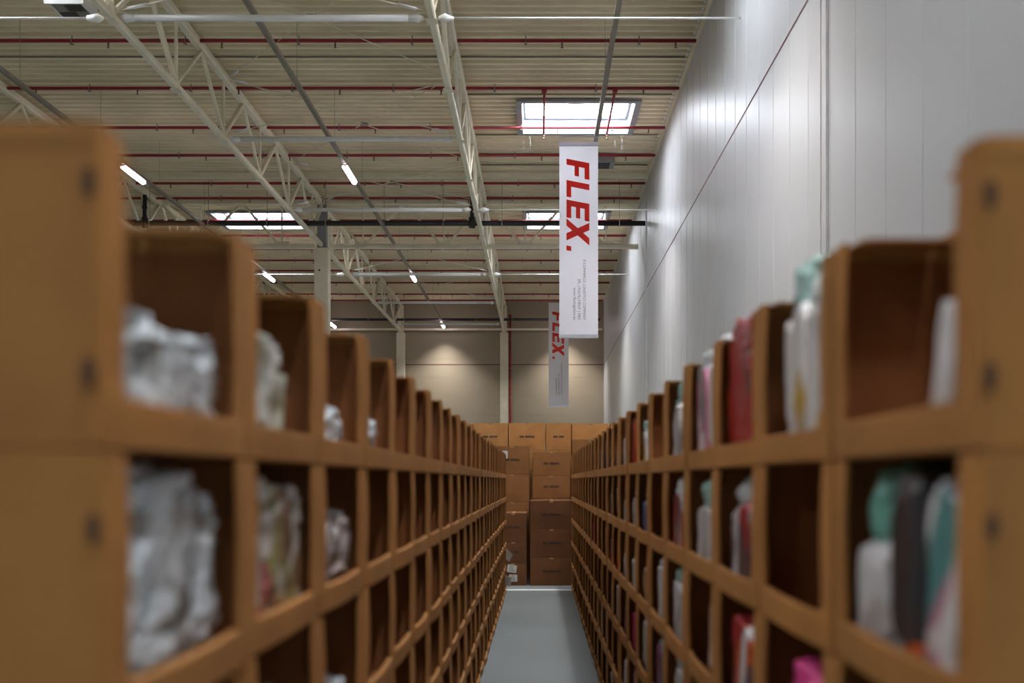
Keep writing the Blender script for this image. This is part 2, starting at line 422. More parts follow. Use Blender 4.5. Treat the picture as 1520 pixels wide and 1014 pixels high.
# tie tubes between trusses, rods to the wall, bracing rods
ties = [YC-18.45, YC-11.75, YC-5.05, YC+5.05, YC+11.75, YC+18.45]
GRP = 'tie tubes joining the truss bottoms'
ZTie = ZB - .02
for i, y in enumerate(ties):
    for xa, xb, tag_ in ((-7.86, -2.14, 'between the two wall-side trusses'), (-13.86, -8.14, 'between the two outer trusses')):
        if 'outer' in tag_ and i not in (0, 3): continue
        og = ((xa+xb)/2, y, ZTie)
        t_ = MB().tube([(xa+.3, y, ZTie), (xb-.3, y, ZTie)], .062, 12).build('tie_tube', M['white_steel'], None, og, True)
        if tag_.startswith('between the two outer'):
            t_.data = MB().tube([(xa+.3, y, ZTie), (xb-.3, y, ZTie)], .022, 8).mesh('tie_tube', M['white_steel'], og, True)
        setp(t_, f'{"slim" if "outer" in tag_ else "white"} tie tube {tag_}, {ORD[i] if "outer" not in tag_ else ("nearer" if i == 0 else "farther")} {"from near end" if "outer" not in tag_ else "of two"}', 'tie tube', GRP)
        for sx, xe in ((1, xa), (-1, xb)):
            MB().tube([(xe+.02*sx, y, ZTie), (xe+.12*sx, y, ZTie), (xe+.32*sx, y, ZTie)], .05, 10, rs=[.03, .085, .05]).build('end_fork', M['white_steel'], t_, og, True)
    if i not in (0, 2, 3): continue
    og = (-1.9, y, ZTie)
    t_ = MB().tube([(-1.6, y, ZTie), (WX-.01, y, ZTie)], .020, 8).build('tie_rod', M['white_steel'], None, og, True)
    setp(t_, f'thin white tie rod from truss to the white wall, {ORD[max(0, i-1)]} from the near end', 'tie rod', 'thin tie rods reaching the white wall')
    MB().tube([(-1.88, y, ZTie), (-1.76, y, ZTie), (-1.58, y, ZTie)], .05, 10, rs=[.03, .09, .02]).build('end_fork', M['white_steel'], t_, og, True)
def rod(a, b, label, r=.012):
    og = tuple(a)
    t_ = MB().tube([a, b], r, 6).build('bracing_rod', M['steel'], None, og, True); setp(t_, label, 'bracing rod', 'thin crossing bracing rods under the roof')
    a = Vector(a); b = Vector(b); d = (b-a).normalized()
    MB().tube([a+d*.15, a+d*.5], .032, 8).build('turnbuckle', M['white_steel'], t_, og, True)
for i, y in enumerate(ties[:5]):
    for k, (xa, xb) in enumerate(((-7.85, -2.15), (-2.15, -7.85))):
        rod((xa, y, ZB+.12), (xb, y, ZT-.12), f'thin upright bracing rod above tie tube {ORD[i]} from near end, rising {"towards" if k == 0 else "away from"} the wall')
ys_ = ties[:3] + [YC-.5]
for i in range(3):
    for k in range(2):
        y0, y1 = (ys_[i], ys_[i+1]) if k == 0 else (ys_[i+1], ys_[i])
        rod((-7.85, y0, ZT-.05+.03*k), (-2.15, y1, ZT-.05+.03*k), f'thin flat bracing rod under the deck, {ORD[i]} bay from near end, {"outgoing" if k == 0 else "returning"} diagonal')
    c = MB().cbox((-5, (ys_[i]+ys_[i+1])/2, ZT-.035), (.22, .16, .05)).build('cross_plate', M['clip'], None, (-5, (ys_[i]+ys_[i+1])/2, ZT-.035))
    setp(c, f'small plate where two flat bracing rods cross, {ORD[i]} bay from near end', 'plate', 'crossing plates of the bracing rods')

# ------------------------------------------------------------------ pipes
ZP = CAM_Z + 10.28
head = MB().tube([(0, 0, -.03), (0, 0, -.10)], .022, 8).tube([(0, 0, -.10), (0, 0, -.15), (0, 0, -.16)], .03, 8, rs=[.022, .012, .04]).mesh('sprinkler_head', M['brass'], smooth=True)
clip = MB().tube([(0, -.055, 0), (0, -.055, .01), (0, 0, .06), (0, .055, .01), (0, .055, -.01), (0, 0, -.058), (0, -.055, 0)], .011, 6).box(-.012, .012, -.006, .006, .05, .12).box(-.03, .03, -.05, .05, -.085, -.06).mesh('pipe_clip', M['clip'])
PY = [17.9, 20.8, 23.6, 26.45, 29.4, 31.9, 34.9, 36.75, 39.9, 42.35, 44.8, 47.1, 49.4, 52.4, 55.6, 57.5]
for i, y in enumerate(PY):
    og = (-11, y, ZP)
    r_ = .042
    p = MB().tube([(LX+.05, y, ZP), (WX-.12, y, ZP)], r_, 10).build('sprinkler_pipe', M['red'], None, og, True)
    lab = f'dark red sprinkler pipe running across the ceiling, {ORD[i-2]} from the top of the photo' if i >= 2 else f'dark red sprinkler pipe above the view, {ORD[i]} of two'
    setp(p, lab, 'pipe', 'red sprinkler pipes under the roof deck')
    if i < 2: continue
    x = 3.2 - (.45 if i % 2 else 0)
    while x > -20:
        put('sprinkler_head', head, p, (x+11, 0, 0)); put('pipe_clip', clip, p, (x+11-1.25+.2*(i % 3), 0, 0)); x -= 2.65
# branch pipes under the near skylight
for i, x in enumerate((.15, 2.0)):
    og = (x, 26.45, ZP-.09)
    p = MB().tube([(x, 26.4, ZP-.09), (x, 29.75, ZP-.09)], .032, 8).build('branch_pipe', M['red'], None, og, True)
    setp(p, f'short red branch pipe below the near skylight, on its {"banner" if i else "truss"} side', 'pipe', 'short branch pipes under the near skylight')
    MB().cbox((x, 26.45, ZP-.05), (.13, .13, .12)).build('clamp', M['red'], p, og)
    put('sprinkler_head', head, p, (0, 3.2, 0))
# black drain pipes
def black_pipe(y, z, xa, xb, label, r_, drops=()):
    og = (xb, y, z)
    p = MB().tube([(xa, y, z), (xb, y, z)], r_, 14).build('drain_pipe', M['black'], None, og, True); setp(p, label, 'pipe')
    x = xb - .9
    while x > xa:
        MB().box(x-.015, x+.015, y-r_-.02, y+r_+.02, z-r_-.02, z+r_+.02).box(x-.008, x+.008, y-.008, y+.008, z+r_, CZ).build('pipe_hanger', M['clip'], p, og); x -= 2.05
    for xd in drops:
        MB().tube([(xd, y-.02, z), (xd, y-.02, z+.98)], r_*.8, 12).tube([(xd, y-.02, z-.16), (xd, y-.02, z+.2)], r_*1.25, 12).tube([(xd, y-.02, z+.5), (xd, y-.02, z+.6)], r_*1.05, 12).build('riser', M['black'], p, og, True)
black_pipe(35.3, CAM_Z+9.0, LX+.1, 3.72, 'thick black drain pipe crossing the hall just before the cross girder', .09, (-2.32, -13.75))
black_pipe(57.6, CAM_Z+9.2, LX+.1, 3.5, 'black pipe crossing the hall high up just before the end wall', .075)
og = (-1.66, FY-.1, 0)
p = MB().tube([(-1.66, FY-.12, 0), (-1.66, FY-.12, CAM_Z+9.7)], .06, 10).build('standpipe', M['red'], None, og, True)
setp(p, 'thin dark red standpipe on the end wall beside the steel column', 'pipe')
for i in range(6): MB().box(-1.74, -1.58, FY-.19, FY-.001, 1.4+i*1.7, 1.44+i*1.7).build('pipe_clip', M['clip'], p, og)
# slim rails across the ceiling (white edge beam lines)
for y, z, hh, nm, lab in ((34.2, CZ-.16, .14, 'edge_rail', 'pale flat rail crossing under the deck just before the cross girder'),
                      (FY-.45, CAM_Z+8.78, .12, 'wall_rail', 'pale horizontal rail along the top of the end wall')):
    p = MB().box(LX+.1, WX-.1, y-.04, y+.04, z-hh/2, z+hh/2).build(nm, M['steel'], None, (0, y, z)); setp(p, lab, 'rail')
for y, xa, xb, lab in ((24.9, -25, 3.6, 'thin dark conduit across the ceiling between the first two red pipes'), (27.3, -1.9, 3.6, 'thin dark conduit in front of the near skylight'),
                       (30.5, -1.9, 3.6, 'thin dark conduit just beyond the near skylight'), (32.3, -1.9, 3.6, 'dark conduit leading to the roof ventilator, nearer one'), (33.4, -1.9, 3.6, 'dark conduit leading past the roof ventilator, farther one')):
    p = MB().tube([(xa, y, CZ-.05), (xb, y, CZ-.05)], .024, 6).build('conduit', M['tray'], None, (xb, y, CZ-.05), True); setp(p, lab, 'conduit', 'thin conduits across the ceiling')
# small ventilator box near the banner
og = (2.1, 32.8, CZ-.1)
v_ = empty('ventilator_box', og); setp(v_, 'small dark grey ventilator box on the ceiling behind the large banner', 'ventilator')
MB().box(1.75, 2.45, 32.45, 33.2, CZ-.26, CZ-.005).build('casing', M['grey'], v_, og)
MB().box(1.82, 2.30, 32.52, 33.1, CZ-.275, CZ-.26).build('grille', M['black'], v_, og)
# heater unit at the top left
x0, x1, y0, y1, zb, zt = -9.82, -9.12, 20.2, 20.9, CAM_Z+9.55, CAM_Z+10.1
og = ((x0+x1)/2, (y0+y1)/2, zt)
h_ = empty('air_heater', og); setp(h_, 'white ceiling air heater with dark louvres underneath, above the first tie rod', 'heater')
MB().box(x0, x1, y0, y1, zb, zt).box(x0-.06, x1+.03, y0-.03, y0, zb-.02, zb+.10).build('casing', M['white_steel'], h_, og)
g_ = MB()
for k in range(9): g_.box(x0+.3+k*.04, x0+.32+k*.04, y0+.05, y0+.32, zb-.02, zb-.001)
for k in range(9): g_.box(x0+.06+k*.04, x0+.08+k*.04, y0+.36, y1-.04, zb-.02, zb-.001)
g_.build('louvres', M['black'], h_, og)
MB().box(x0+.05, x1-.05, y0+.04, y1-.04, zb-.008, zb-.0005).build('underside', M['tray'], h_, og)
for xx in (x0+.1, x1-.1): MB().bar((xx, 20.5, zt), (xx, 20.5, CZ), .02).build('hanger', M['clip'], h_, og)
# white cable loops at the near skylight
for i, x in enumerate((-.35, 2.4)):
    pts = [(x+.11*math.cos(a), 30.35, CZ-.35+.30*math.sin(a)) for a in [math.pi*.9 + k*math.pi*1.35/12 for k in range(13)]]
    p = MB().tube(pts, .0035, 6).build('cable_loop', M['hose'], None, pts[0], True); setp(p, f'thin white cable loop hanging off the near skylight at its {"wall" if i else "truss"} end', 'cable')

# ------------------------------------------------------------------ light trunking and lamps
ZL = CAM_Z + 8.92
lampn = 0
for X, ya, yb, nm in ((-11.7, -18, 57.2, 'outer'), (-5.45, -18, 57.2, 'middle'), (1.5, -18, 57.2, 'wall-side')):
    og = (X, 30, ZL)
    t_ = empty('lighting_trunking', og); setp(t_, {'outer': 'long galvanised lighting trunking between the two outer trusses', 'middle': 'long galvanised lighting trunking between the two trusses nearer the wall', 'wall-side': 'long galvanised trunking near the white wall that carries the two banners'}[nm], 'trunking', 'cable trunking runs hung under the roof')
    MB().box(X-.045, X+.045, ya, yb, ZL, ZL+.07).box(X-.05, X-.045, ya, yb, ZL-.01, ZL+.08).box(X+.045, X+.05, ya, yb, ZL-.01, ZL+.08).build('channel', M['tray'], t_, og)
    y = 6.
    while y < 57: MB().box(X-.004, X+.004, y-.004, y+.004, ZL+.07, CZ).build('hanger', M['clip'], t_, og); y += 4.2
    for k, y in enumerate((14., 28.4, 43.1, 56.6, -.5, -15.)):
        l_ = empty('linear_lamp', (X, y+.8, ZL)); setp(l_, f'glowing white linear lamp under the {nm} trunking, {["nearest and above the view", "nearest one in view", "middle one of its row", "farthest, by the end wall", "over the near end of the aisle", "far behind the near end of the aisle"][k]}', 'lamp', 'linear lamps under the trunking')
        MB().box(X-.06, X+.06, y, y+1.6, ZL-.06, ZL-.012).build('housing', M['white_steel'], l_, (X, y+.8, ZL))
        MB().tube([(X, y+.03, ZL-.075), (X, y+1.5, ZL-.075)], .078, 12).build('diffuser', M['led'], l_, (X, y+.8, ZL), True)
        ld = bpy.data.lights.new('lamp_light', 'AREA'); ld.shape = 'RECTANGLE'; ld.size = .10; ld.size_y = 1.5; ld.energy = LAMP_W; ld.color = (1, .96, .93); ld.spread = math.radians(105)
        lo_ = bpy.data.objects.new('lamp_light', ld); COL.objects.link(lo_); lo_.parent = l_; lo_.location = (0, 0, -.16)
        MB().box(X-.02, X+.02, y+1.6, y+1.75, ZL-.09, ZL-.012).build('end_plug', M['gwhite'], l_, (X, y+.8, ZL))

# ------------------------------------------------------------------ banners
def letters():
    """FLEX. as outlines (u = reading direction, v = letter height), italic"""
    def rects(u0, rs): return [[(u0+a, c), (u0+b, c), (u0+b, d), (u0+a, d)] for a, b, c, d in rs]
    P = []
    P += rects(215, [(0, 57, 0, 217), (57, 162, 172, 217), (57, 150, 77, 118)])
    P += rects(420, [(0, 57, 0, 217), (57, 160, 0, 45)])
    P += rects(608, [(0, 57, 0, 217), (57, 172, 0, 45), (57, 160, 90, 130), (57, 170, 172, 217)])
    u = 790
    P += [[(u, 0), (u+70, 0), (u+218, 217), (u+148, 217)], [(u+142, 0), (u+212, 0), (u+70, 217), (u, 217)]]
    P += rects(1050, [(0, 46, 0, 45)])
    return [[(a + .2*b, b) for a, b in p] for p in P]
def banner(x0, y, ztop, w, h, label):
    og = (x0+w/2, y, ztop)
    b_ = empty('hanging_banner', og); setp(b_, label, 'banner', 'banners hung from the trunking')
    nx_, nz_ = 8, 40; vs = []; fs = []
    def dy(x, z): return .012*math.sin(x*5+z*.9) + .008*math.sin(z*2.3+x)
    for side in (0,):
        for j in range(nz_+1):
            for i in range(nx_+1):
                x = x0 + w*i/nx_; z = ztop-.06-(h-.12)*j/nz_
                vs.append((x, y + dy(x-x0, z) + side*.004, z))
    K = (nx_+1)*(nz_+1)
    for j in range(nz_):
        for i in range(nx_):
            a = j*(nx_+1)+i
            fs.append((a, a+nx_+1, a+nx_+2, a+1))
    MB().add(vs, fs).build('cloth', M['banner'], b_, og, True)
    MB().box(x0-.01, x0+w+.01, y-.025, y+.025, ztop-.09, ztop).build('top_rail', M['banner'], b_, og)
    MB().box(x0-.01, x0+w+.01, y-.03, y+.03, ztop-h, ztop-h+.09).build('bottom_rail', M['alu'], b_, og)
    k = w/368.                                   # one print unit in metres
    lt = MB()
    for n_, p in enumerate(letters()):
        q = [(x0 + (68+vv)*k, ztop - (u-55)*k*.988) for u, vv in p]
        f0 = y-.024-.0003*n_; nq = len(q)
        vs = [(x, f0, z) for x, z in q] + [(x, f0+.004, z) for x, z in q]
        lt.add(vs, [tuple(range(nq)), tuple(range(2*nq-1, nq-1, -1))] + [(i, nq+i, nq+(i+1) % nq, (i+1) % nq) for i in range(nq)])
    lt.build('logo_lettering', M['banner_red'], b_, og)
    for txt, v0, u0, u1, sz in (('E-COMMERCE LOGISTICS COMPANY', 226, 1190, 1768, .1), ('3PL | FULFILLMENT | FBO', 176, 1375, 1768, .1), ('www.flexlogistics.eu', 134, 1458, 1768, .08)):
        cu = bpy.data.curves.new('small_lettering', 'FONT'); cu.body = txt; cu.size = sz; cu.align_x = 'RIGHT'; cu.extrude = .0005
        cu.materials.append(M['banner_ink'])
        o = bpy.data.objects.new('lettering_curve', cu); COL.objects.link(o)
        bpy.context.view_layer.update()
        me = bpy.data.meshes.new_from_object(o.evaluated_get(bpy.context.evaluated_depsgraph_get()))
        bpy.data.objects.remove(o); me.name = 'small_lettering'
        L_ = max(v.co.x for v in me.vertices) - min(v.co.x for v in me.vertices)
        o = put('small_lettering', me, b_)
        R = Matrix(((0, 1, 0), (0, 0, -1), (-1, 0, 0)))     # text x -> down, text y -> +x, facing -y
        Rm = R.to_4x4(); sc = (u1-u0)*k*.988/L_
        o.matrix_local = Matrix.Translation((x0+v0*k-og[0], -.032, -(u1-55)*k*.988)) @ Rm @ Matrix.Diagonal((sc, sc*(1.0 if sz > .09 else .95), 1, 1))
    for xx in (x0+.1, x0+w-.05): MB().bar((xx, y, ztop), (xx, y, ZL+.0 if xx < 1.45 else ZL-.012), .008).build('hook', M['alu'], b_, og)
    MB().box(x0, 1.56, y-.02, y+.02, ZL-.045, ZL-.015).build('carrier_bar', M['alu'], b_, og)
banner(.535, 26.1, CAM_Z+8.75, 1.0, 5.06, 'large white vertical banner with red FLEX lettering, the nearer of two')
banner(.50, 50.5, CAM_Z+8.90, 1.0, 5.2, 'white vertical banner with red FLEX lettering, farther and partly hidden one')

# ------------------------------------------------------------------ cardboard bins
T = .006
def bin_meshes(W, H, D, top, var):
    """front plane at x=0, interior towards +x, along +y, up +z"""
    rnd = random.Random(var)
    b_ = MB()
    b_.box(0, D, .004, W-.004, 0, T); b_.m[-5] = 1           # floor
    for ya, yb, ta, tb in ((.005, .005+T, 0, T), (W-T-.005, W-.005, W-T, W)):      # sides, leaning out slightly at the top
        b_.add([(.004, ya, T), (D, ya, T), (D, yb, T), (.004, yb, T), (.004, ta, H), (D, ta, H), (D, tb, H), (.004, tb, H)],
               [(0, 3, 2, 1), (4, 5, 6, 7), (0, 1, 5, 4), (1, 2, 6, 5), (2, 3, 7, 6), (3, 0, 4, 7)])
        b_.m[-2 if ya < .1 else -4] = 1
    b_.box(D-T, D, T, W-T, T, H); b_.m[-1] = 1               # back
    if top:                                                  # raised rims are folded over
        for y in (0, W-T-.002): b_.box(.01, D, y-.001, y+T+.003, H-.022, H+.001)
    n = 10; lip = MB(); LH = .062; FW = .058
    bul = .006 + .006*rnd.random(); tilt = rnd.uniform(-.003, .004); sag = rnd.uniform(.001, .005)
    # rolled front lip
    prof = []
    for i in range(n+1):
        s_ = i/n; y = .001 + s_*(W-.002); e = 4*s_*(1-s_)
        bo = -bul*e; zt = LH - sag*e + tilt*(s_-.5)
        prof.append([(y, bo-.003, 0.001), (y, bo-.004, LH*.55), (y, bo-.004, zt-.002), (y, bo-.002, zt), (y, bo+.012, zt), (y, bo+.014, zt-.002), (y, bo+.014, .008), (y, bo+.010, .001)])
    m_ = len(prof[0]); vs = [(x, y, z) for pr in prof for (y, x, z) in pr]
    fs = [(i*m_+k, (i+1)*m_+k, (i+1)*m_+(k+1) % m_, i*m_+(k+1) % m_) for i in range(n) for k in range(m_)]
    fs += [tuple(range(m_)), tuple(n*m_+k for k in range(m_-1, -1, -1))]
    lip.add(vs, fs)
    fls = []
    for y0, y1, nx in ((.001, FW, 1), (W-FW, W-.001, -1)):   # side flanges, slightly bowed outward at the free edge
        k = 8; vs = []
        for i in range(k+1):
            z = LH-.004 + (H-LH+.002)*i/k; bow = .004*math.sin(math.pi*i/k) + (.003 if i == 0 else 0)
            xa, xb = (0, -bow) if nx > 0 else (-bow, 0)
            vs += [(-.004+xa, y0, z), (-.004+xb, y1, z), (.004+xb, y1, z), (.004+xa, y0, z)]
        fs = [(i*4+q, i*4+(q+1) % 4, (i+1)*4+(q+1) % 4, (i+1)*4+q) for i in range(k) for q in range(4)] + [(3, 2, 1, 0), tuple(k*4+q for q in range(4))]
        fls.append(MB().add(vs, fs).mesh('side_flange', M['kraft_edge']))
    return b_.mesh('bin_shell', [M['kraft'], M['kraft_shade']]), lip.mesh('front_lip', M['kraft_edge'], smooth=False), fls

RACKS = {'left': dict(x=-.495, y0=1.14, p=.565, n=25), 'right': dict(x=.520, y0=1.19, p=.585, n=25)}
PZ = .3415
ROW = ['top row', 'second row', 'third row', 'fourth row', 'fifth row', 'floor row']
def slot_mesh(zs):
    q = MB()
    for z in zs:
        n_ = 14; pts = [(.011+.008*math.cos(2*math.pi*k/n_), z+.017*math.sin(2*math.pi*k/n_)) for k in range(n_)]
        q.add([(x, -.0015, z_) for x, z_ in pts] + [(x, .004, z_) for x, z_ in pts], [tuple(range(n_)), tuple(range(2*n_-1, n_-1, -1))] + [(k, n_+k, n_+(k+1) % n_, (k+1) % n_) for k in range(n_)])
    return q.mesh('hand_slot', M['slot'])
slots_top = [slot_mesh((.30,)), slot_mesh((.085,))]; slots_low = [slot_mesh((.25,))]
def flap(W, far):
    a, b_ = (W-T-.003, W-.125) if far else (T+.003, .125)
    z0, z1 = .362, .352
    lo, hi = (b_, a) if far else (a, b_)
    za, zb = (z1, z0) if far else (z0, z1)
    return MB().add([(.012, lo, za), (.16, lo, za), (.16, hi, zb), (.012, hi, zb), (.012, lo, za+.005), (.16, lo, za+.005), (.16, hi, zb+.005), (.012, hi, zb+.005)],
                    [(0, 3, 2, 1), (4, 5, 6, 7), (0, 1, 5, 4), (1, 2, 6, 5), (2, 3, 7, 6), (3, 0, 4, 7)]).mesh('folded_flap', M['kraft'])
flap_me = {k_: [flap(q_['p']-.004, f_) for f_ in (0, 1)] for k_, q_ in RACKS.items()}
shade_lid_me = {k_: MB().box(.165, .45, .001, q_['p']-.005, .369, .374).mesh('added_shade_lid', M['kraft']) for k_, q_ in RACKS.items()}  # lids added out of sight to darken the insides of top-row bins
for side, R_ in RACKS.items():
    W = R_['p'] - .004; sg = -1 if side == 'left' else 1
    lib = {}
    for top in (0, 1):
        for v_ in range(4):
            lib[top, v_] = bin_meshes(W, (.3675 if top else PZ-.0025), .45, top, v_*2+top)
    rnd = random.Random(5 if sg < 0 else 9)
    for r in range(6):
        z = PZ*(5-r) + (.001 if r < 5 else .0005)
        for i in range(R_['n']):
            y = R_['y0'] + i*R_['p']
            sh, li, fl = lib[int(r == 0), rnd.randrange(4)]
            jx = rnd.uniform(-.004, .004)
            root = empty('cardboard_bin', (R_['x']+jx*sg, y, z))
            if sg < 0:
                root.scale = (-1, 1, 1)
            setp(root, f'open-fronted cardboard bin, {ORD[i]} from near end in {ROW[r]} of {side} rack', 'bin', f'cardboard bins stacked in the {side} rack')
            put('bin_shell', sh, root); put('front_lip', li, root); [put('side_flange', q_, root) for q_ in fl]
            if r == 0:
                put('added_shade_lid', shade_lid_me[side], root)
                for q_ in flap_me[side]: put('folded_flap', q_, root)
            if i == 0 and r < 4: [put('hand_slot', q_, root) for q_ in (slots_top if r == 0 else slots_low)]

# ------------------------------------------------------------------ things in the bins
C_WHITE = (.82, .81, .82)
BM = {
 'silver': printed('crinkled silver-blue film', (.78, .86, .92), [(.34, .35, .34), (.86, .92, .96), (.6, .66, .70)], .45, 11., .22, (1, 1, 1)),
 'whiteprint': printed('white cloth with red print', C_WHITE, [(.45, .02, .04), (.6, .1, .03), (.12, .08, .1)], .6, 12.),
 'whiteteal': printed('white cloth with teal and pink print', C_WHITE, [(.08, .30, .30), (.6, .2, .33), (.1, .13, .2)], .6, 11.),
 'whiteyellow': printed('white cloth with yellow parts', C_WHITE, [(.6, .38, .05), (.45, .40, .36), (.55, .55, .55), (.7, .7, .7)], .5, 13.),
 'white': printed('plain white cloth', (.80, .79, .82), [(.40, .40, .42), (.66, .64, .62), (.5, .46, .44)], .5, 9.),
 'red': printed('red film', (.36, .004, .014), [(.12, .003, .01), (.5, .04, .01), (.25, .005, .015)], .6, 9., .25, coat=.3),
 'black': printed('black cloth', (.035, .032, .04), [(.06, .055, .055), (.02, .02, .03)], .4, 6., .4),
 'green': printed('sea green film', (.16, .42, .34), [(.25, .52, .44), (.1, .3, .26)], .5, 6.),
 'magenta': printed('magenta cloth', (.72, .02, .22), [(.8, .06, .3), (.5, .01, .14)], .5, 6.),
 'blue': printed('blue cloth', (.05, .10, .30), [(.6, .6, .65), (.03, .05, .18)], .5, 6.),
 'tan': printed('tan cloth', (.42, .25, .13), [(.6, .5, .42), (.3, .14, .08)], .5, 7.),
 'mixed': printed('mixed pale and pink clothes', (.66, .62, .56), [(.34, .10, .09), (.72, .68, .64), (.25, .15, .09), (.3, .27, .12)], .6, 9., .25, (1, 1, 1)),
 'greypink': printed('grey pink film', (.52, .47, .46), [(.34, .25, .26), (.66, .62, .62)], .55, 9., .22, (1, 1, 1)),
 'palegreen': printed('pale green film', (.60, .62, .50), [(.72, .74, .68), (.36, .34, .22)], .55, 7., .22, (1, 1, 1)),
 'orange': printed('orange cloth', (.75, .12, .02), [(.6, .08, .02)], .4, 6.),
 'purple': printed('purple cloth', (.16, .03, .12), [(.3, .1, .2)], .4, 6.),
}
FILM = {'clear': film_mat('clear film', (.82, .88, .88), .6), 'teal': film_mat('teal film', (.42, .66, .60), .75), 'green': BM['green'], 'none': None}

def crumple(seed, dx, dy, dz, nu=36, nv=28, amp=.16, sharp=2.6, flat=3.2, lean=0.):
    """closed pillow-like body with ridged creases; base on z=0, centred in x,y"""
    sd = Vector((seed*13.7, seed*5.1, seed*2.9)); vs = []; fs = []
    def P(e, a): return math.copysign(abs(a)**(2/e), a)
    def rid(p): return 1 - 2.2*abs(noise.noise(p))
    for j in range(nv+1):
        ph = -math.pi/2 + math.pi*j/nv
        for i in range(nu):
            th = 2*math.pi*i/nu
            x = P(flat, math.cos(ph))*P(flat, math.cos(th)); y = P(flat, math.cos(ph))*P(flat, math.sin(th)); z = P(flat, math.sin(ph))
            q = Vector((x*dx, y*dy, z*dz*.6))*sharp*2.2 + sd
            q2 = q + Vector((noise.noise(q*1.3), noise.noise(q*1.3+Vector((5, 1, 2))), noise.noise(q*1.3+Vector((1, 7, 3)))))*.7
            f1 = rid(q2); f2 = rid(q2*2.1+sd); f3 = rid(q2*4.3); n3 = noise.noise(q*.5)
            dsp = amp*(.34*(f1-.55) + .20*(f2-.55) + .10*(f3-.5) + .35*n3 - .05)
            k = 1 + dsp
            zz = z*(1+dsp*(.9 if z > 0 else 0))
            vs.append((x*k*dx/2 + lean*(zz+1)*dz/2, y*k*dy/2, max(-1, zz)*dz/2 + dz/2))
    for j in range(nv):
        for i in range(nu):
            a = j*nu+i; b2 = j*nu+(i+1) % nu
            fs.append((a, b2, b2+nu, a+nu))
    return vs, fs
nbag = 0
def bag(side, y, t, h, z, mk, film='clear', d=.34, x_in=.022, label='', lean=0., amp=.16, sharp=2.6, name='garment_bag', cat='bag', rot=0., grp=None, film_h=.06, res=1., flat=3.2, tilt=0.):
    if side == 'right' and flat == 3.2: flat = 6.
    """a bag standing in a rack: y = middle along the aisle, t = thickness along it, h = height, z = floor of its bin"""
    global nbag; nbag += 1
    R_ = RACKS[side]; sg = -1 if side == 'left' else 1
    cx = R_['x'] + sg*(x_in*.7 + d/2)
    root = empty(name, (cx, y, z+.009), rot)
    root.rotation_euler = (tilt, 0, rot)
    setp(root, label, cat, grp)
    hb = h if film == 'none' else h - film_h
    vs, fs = crumple(nbag, d, t, hb, int(76*res), int(56*res), amp*1.35, sharp, flat, lean*sg)
    vs = [(x*1.03, yy*1.07, zz) for x, yy, zz in vs]
    # cloth and film press flat against the bin's own walls
    bi = int((y-R_['y0'])/R_['p']); lo = R_['y0']+bi*R_['p']+.016-y; hi = R_['y0']+(bi+1)*R_['p']-.022-y
    zmax = .322 if z < PZ*5 else 9.
    def press(vs):
        out = []
        for x, yy, zz in vs:
            u = sg*(x+cx-R_['x']); u = min(.436, max(.0165, u))
            out.append((sg*u+R_['x']-cx, min(hi, max(lo, yy)), min(zmax, zz)))
        return out
    vs = press(vs)
    MB().add(vs, fs).build('wrapped_cloth', BM[mk], root, smooth=True)
    if film != 'none':
        vs, fs = crumple(nbag+500, d*.92, t*.97, film_h+.05, int(56*res), int(28*res), amp*2.2, sharp*1.7, 3.2)
        vs = [(x + lean*sg*hb, yy, zz+hb-.048) for x, yy, zz in vs]
        vs = press(vs)
        MB().add(vs, fs).build('film_top', FILM[film], root, smooth=True)
    return root
def zf(r): return PZ*(5-r) + .001 + T
def in_bin(side, i): R_ = RACKS[side]; return R_['y0'] + i*R_['p'], R_['y0'] + (i+1)*R_['p']
# --- left rack
y0, y1 = in_bin('left', 0)
bag('left', (y0+y1)/2, .47, .17, zf(0), 'silver', 'none', .40, .016, 'crumpled silver-blue film bag in nearest top-row bin of left rack', amp=.34, sharp=6., flat=5.)
bag('left', (y0+y1)/2, .46, .305, zf(1), 'silver', 'none', .41, .004, 'bulging silver-blue film bag filling the nearest second-row bin of left rack', amp=.38, sharp=6., flat=4.)
y0, y1 = in_bin('left', 1)
bag('left', y0+.20, .3, .235, zf(0), 'palegreen', 'none', .38, .012, 'pale greenish film bag leaning in second top-row bin of left rack', amp=.3, sharp=3.4, flat=4., tilt=-.12)
bag('left', (y0+y1)/2, .41, .29, zf(1), 'mixed', 'none', .40, .0, 'mixed pink and cream clothes bag in second bin, second row, left rack', amp=.34, sharp=4.2, flat=4.5)
bag('left', (y0+y1)/2, .42, .22, zf(2), 'palegreen', 'none', .40, .02, 'pale green film bag low in second bin, third row, left rack', amp=.3, sharp=3.6)
y0, y1 = in_bin('left', 2)
bag('left', (y0+y1)/2-.02, .40, .15, zf(0), 'silver', 'none', .40, .012, 'shiny white film bag low in third top-row bin of left rack', amp=.42, sharp=4.2, flat=2.6)
bag('left', (y0+y1)/2, .42, .22, zf(1), 'greypink', 'none', .40, .018, 'grey-pink film bag in third bin, second row, left rack', amp=.34, sharp=4.6)
bag('left', (y0+y1)/2+.05, .3, .13, zf(2), 'silver', 'none', .36, .03, 'small pale blue film bag in third bin, third row, left rack', amp=.3, sharp=4.)
y0, y1 = in_bin('left', 3)
bag('left', (y0+y1)/2-.05, .36, .20, zf(0), 'silver', 'none', .38, .010, 'glinting white film bag in fourth top-row bin of left rack', amp=.44, sharp=4.6, flat=2.4)
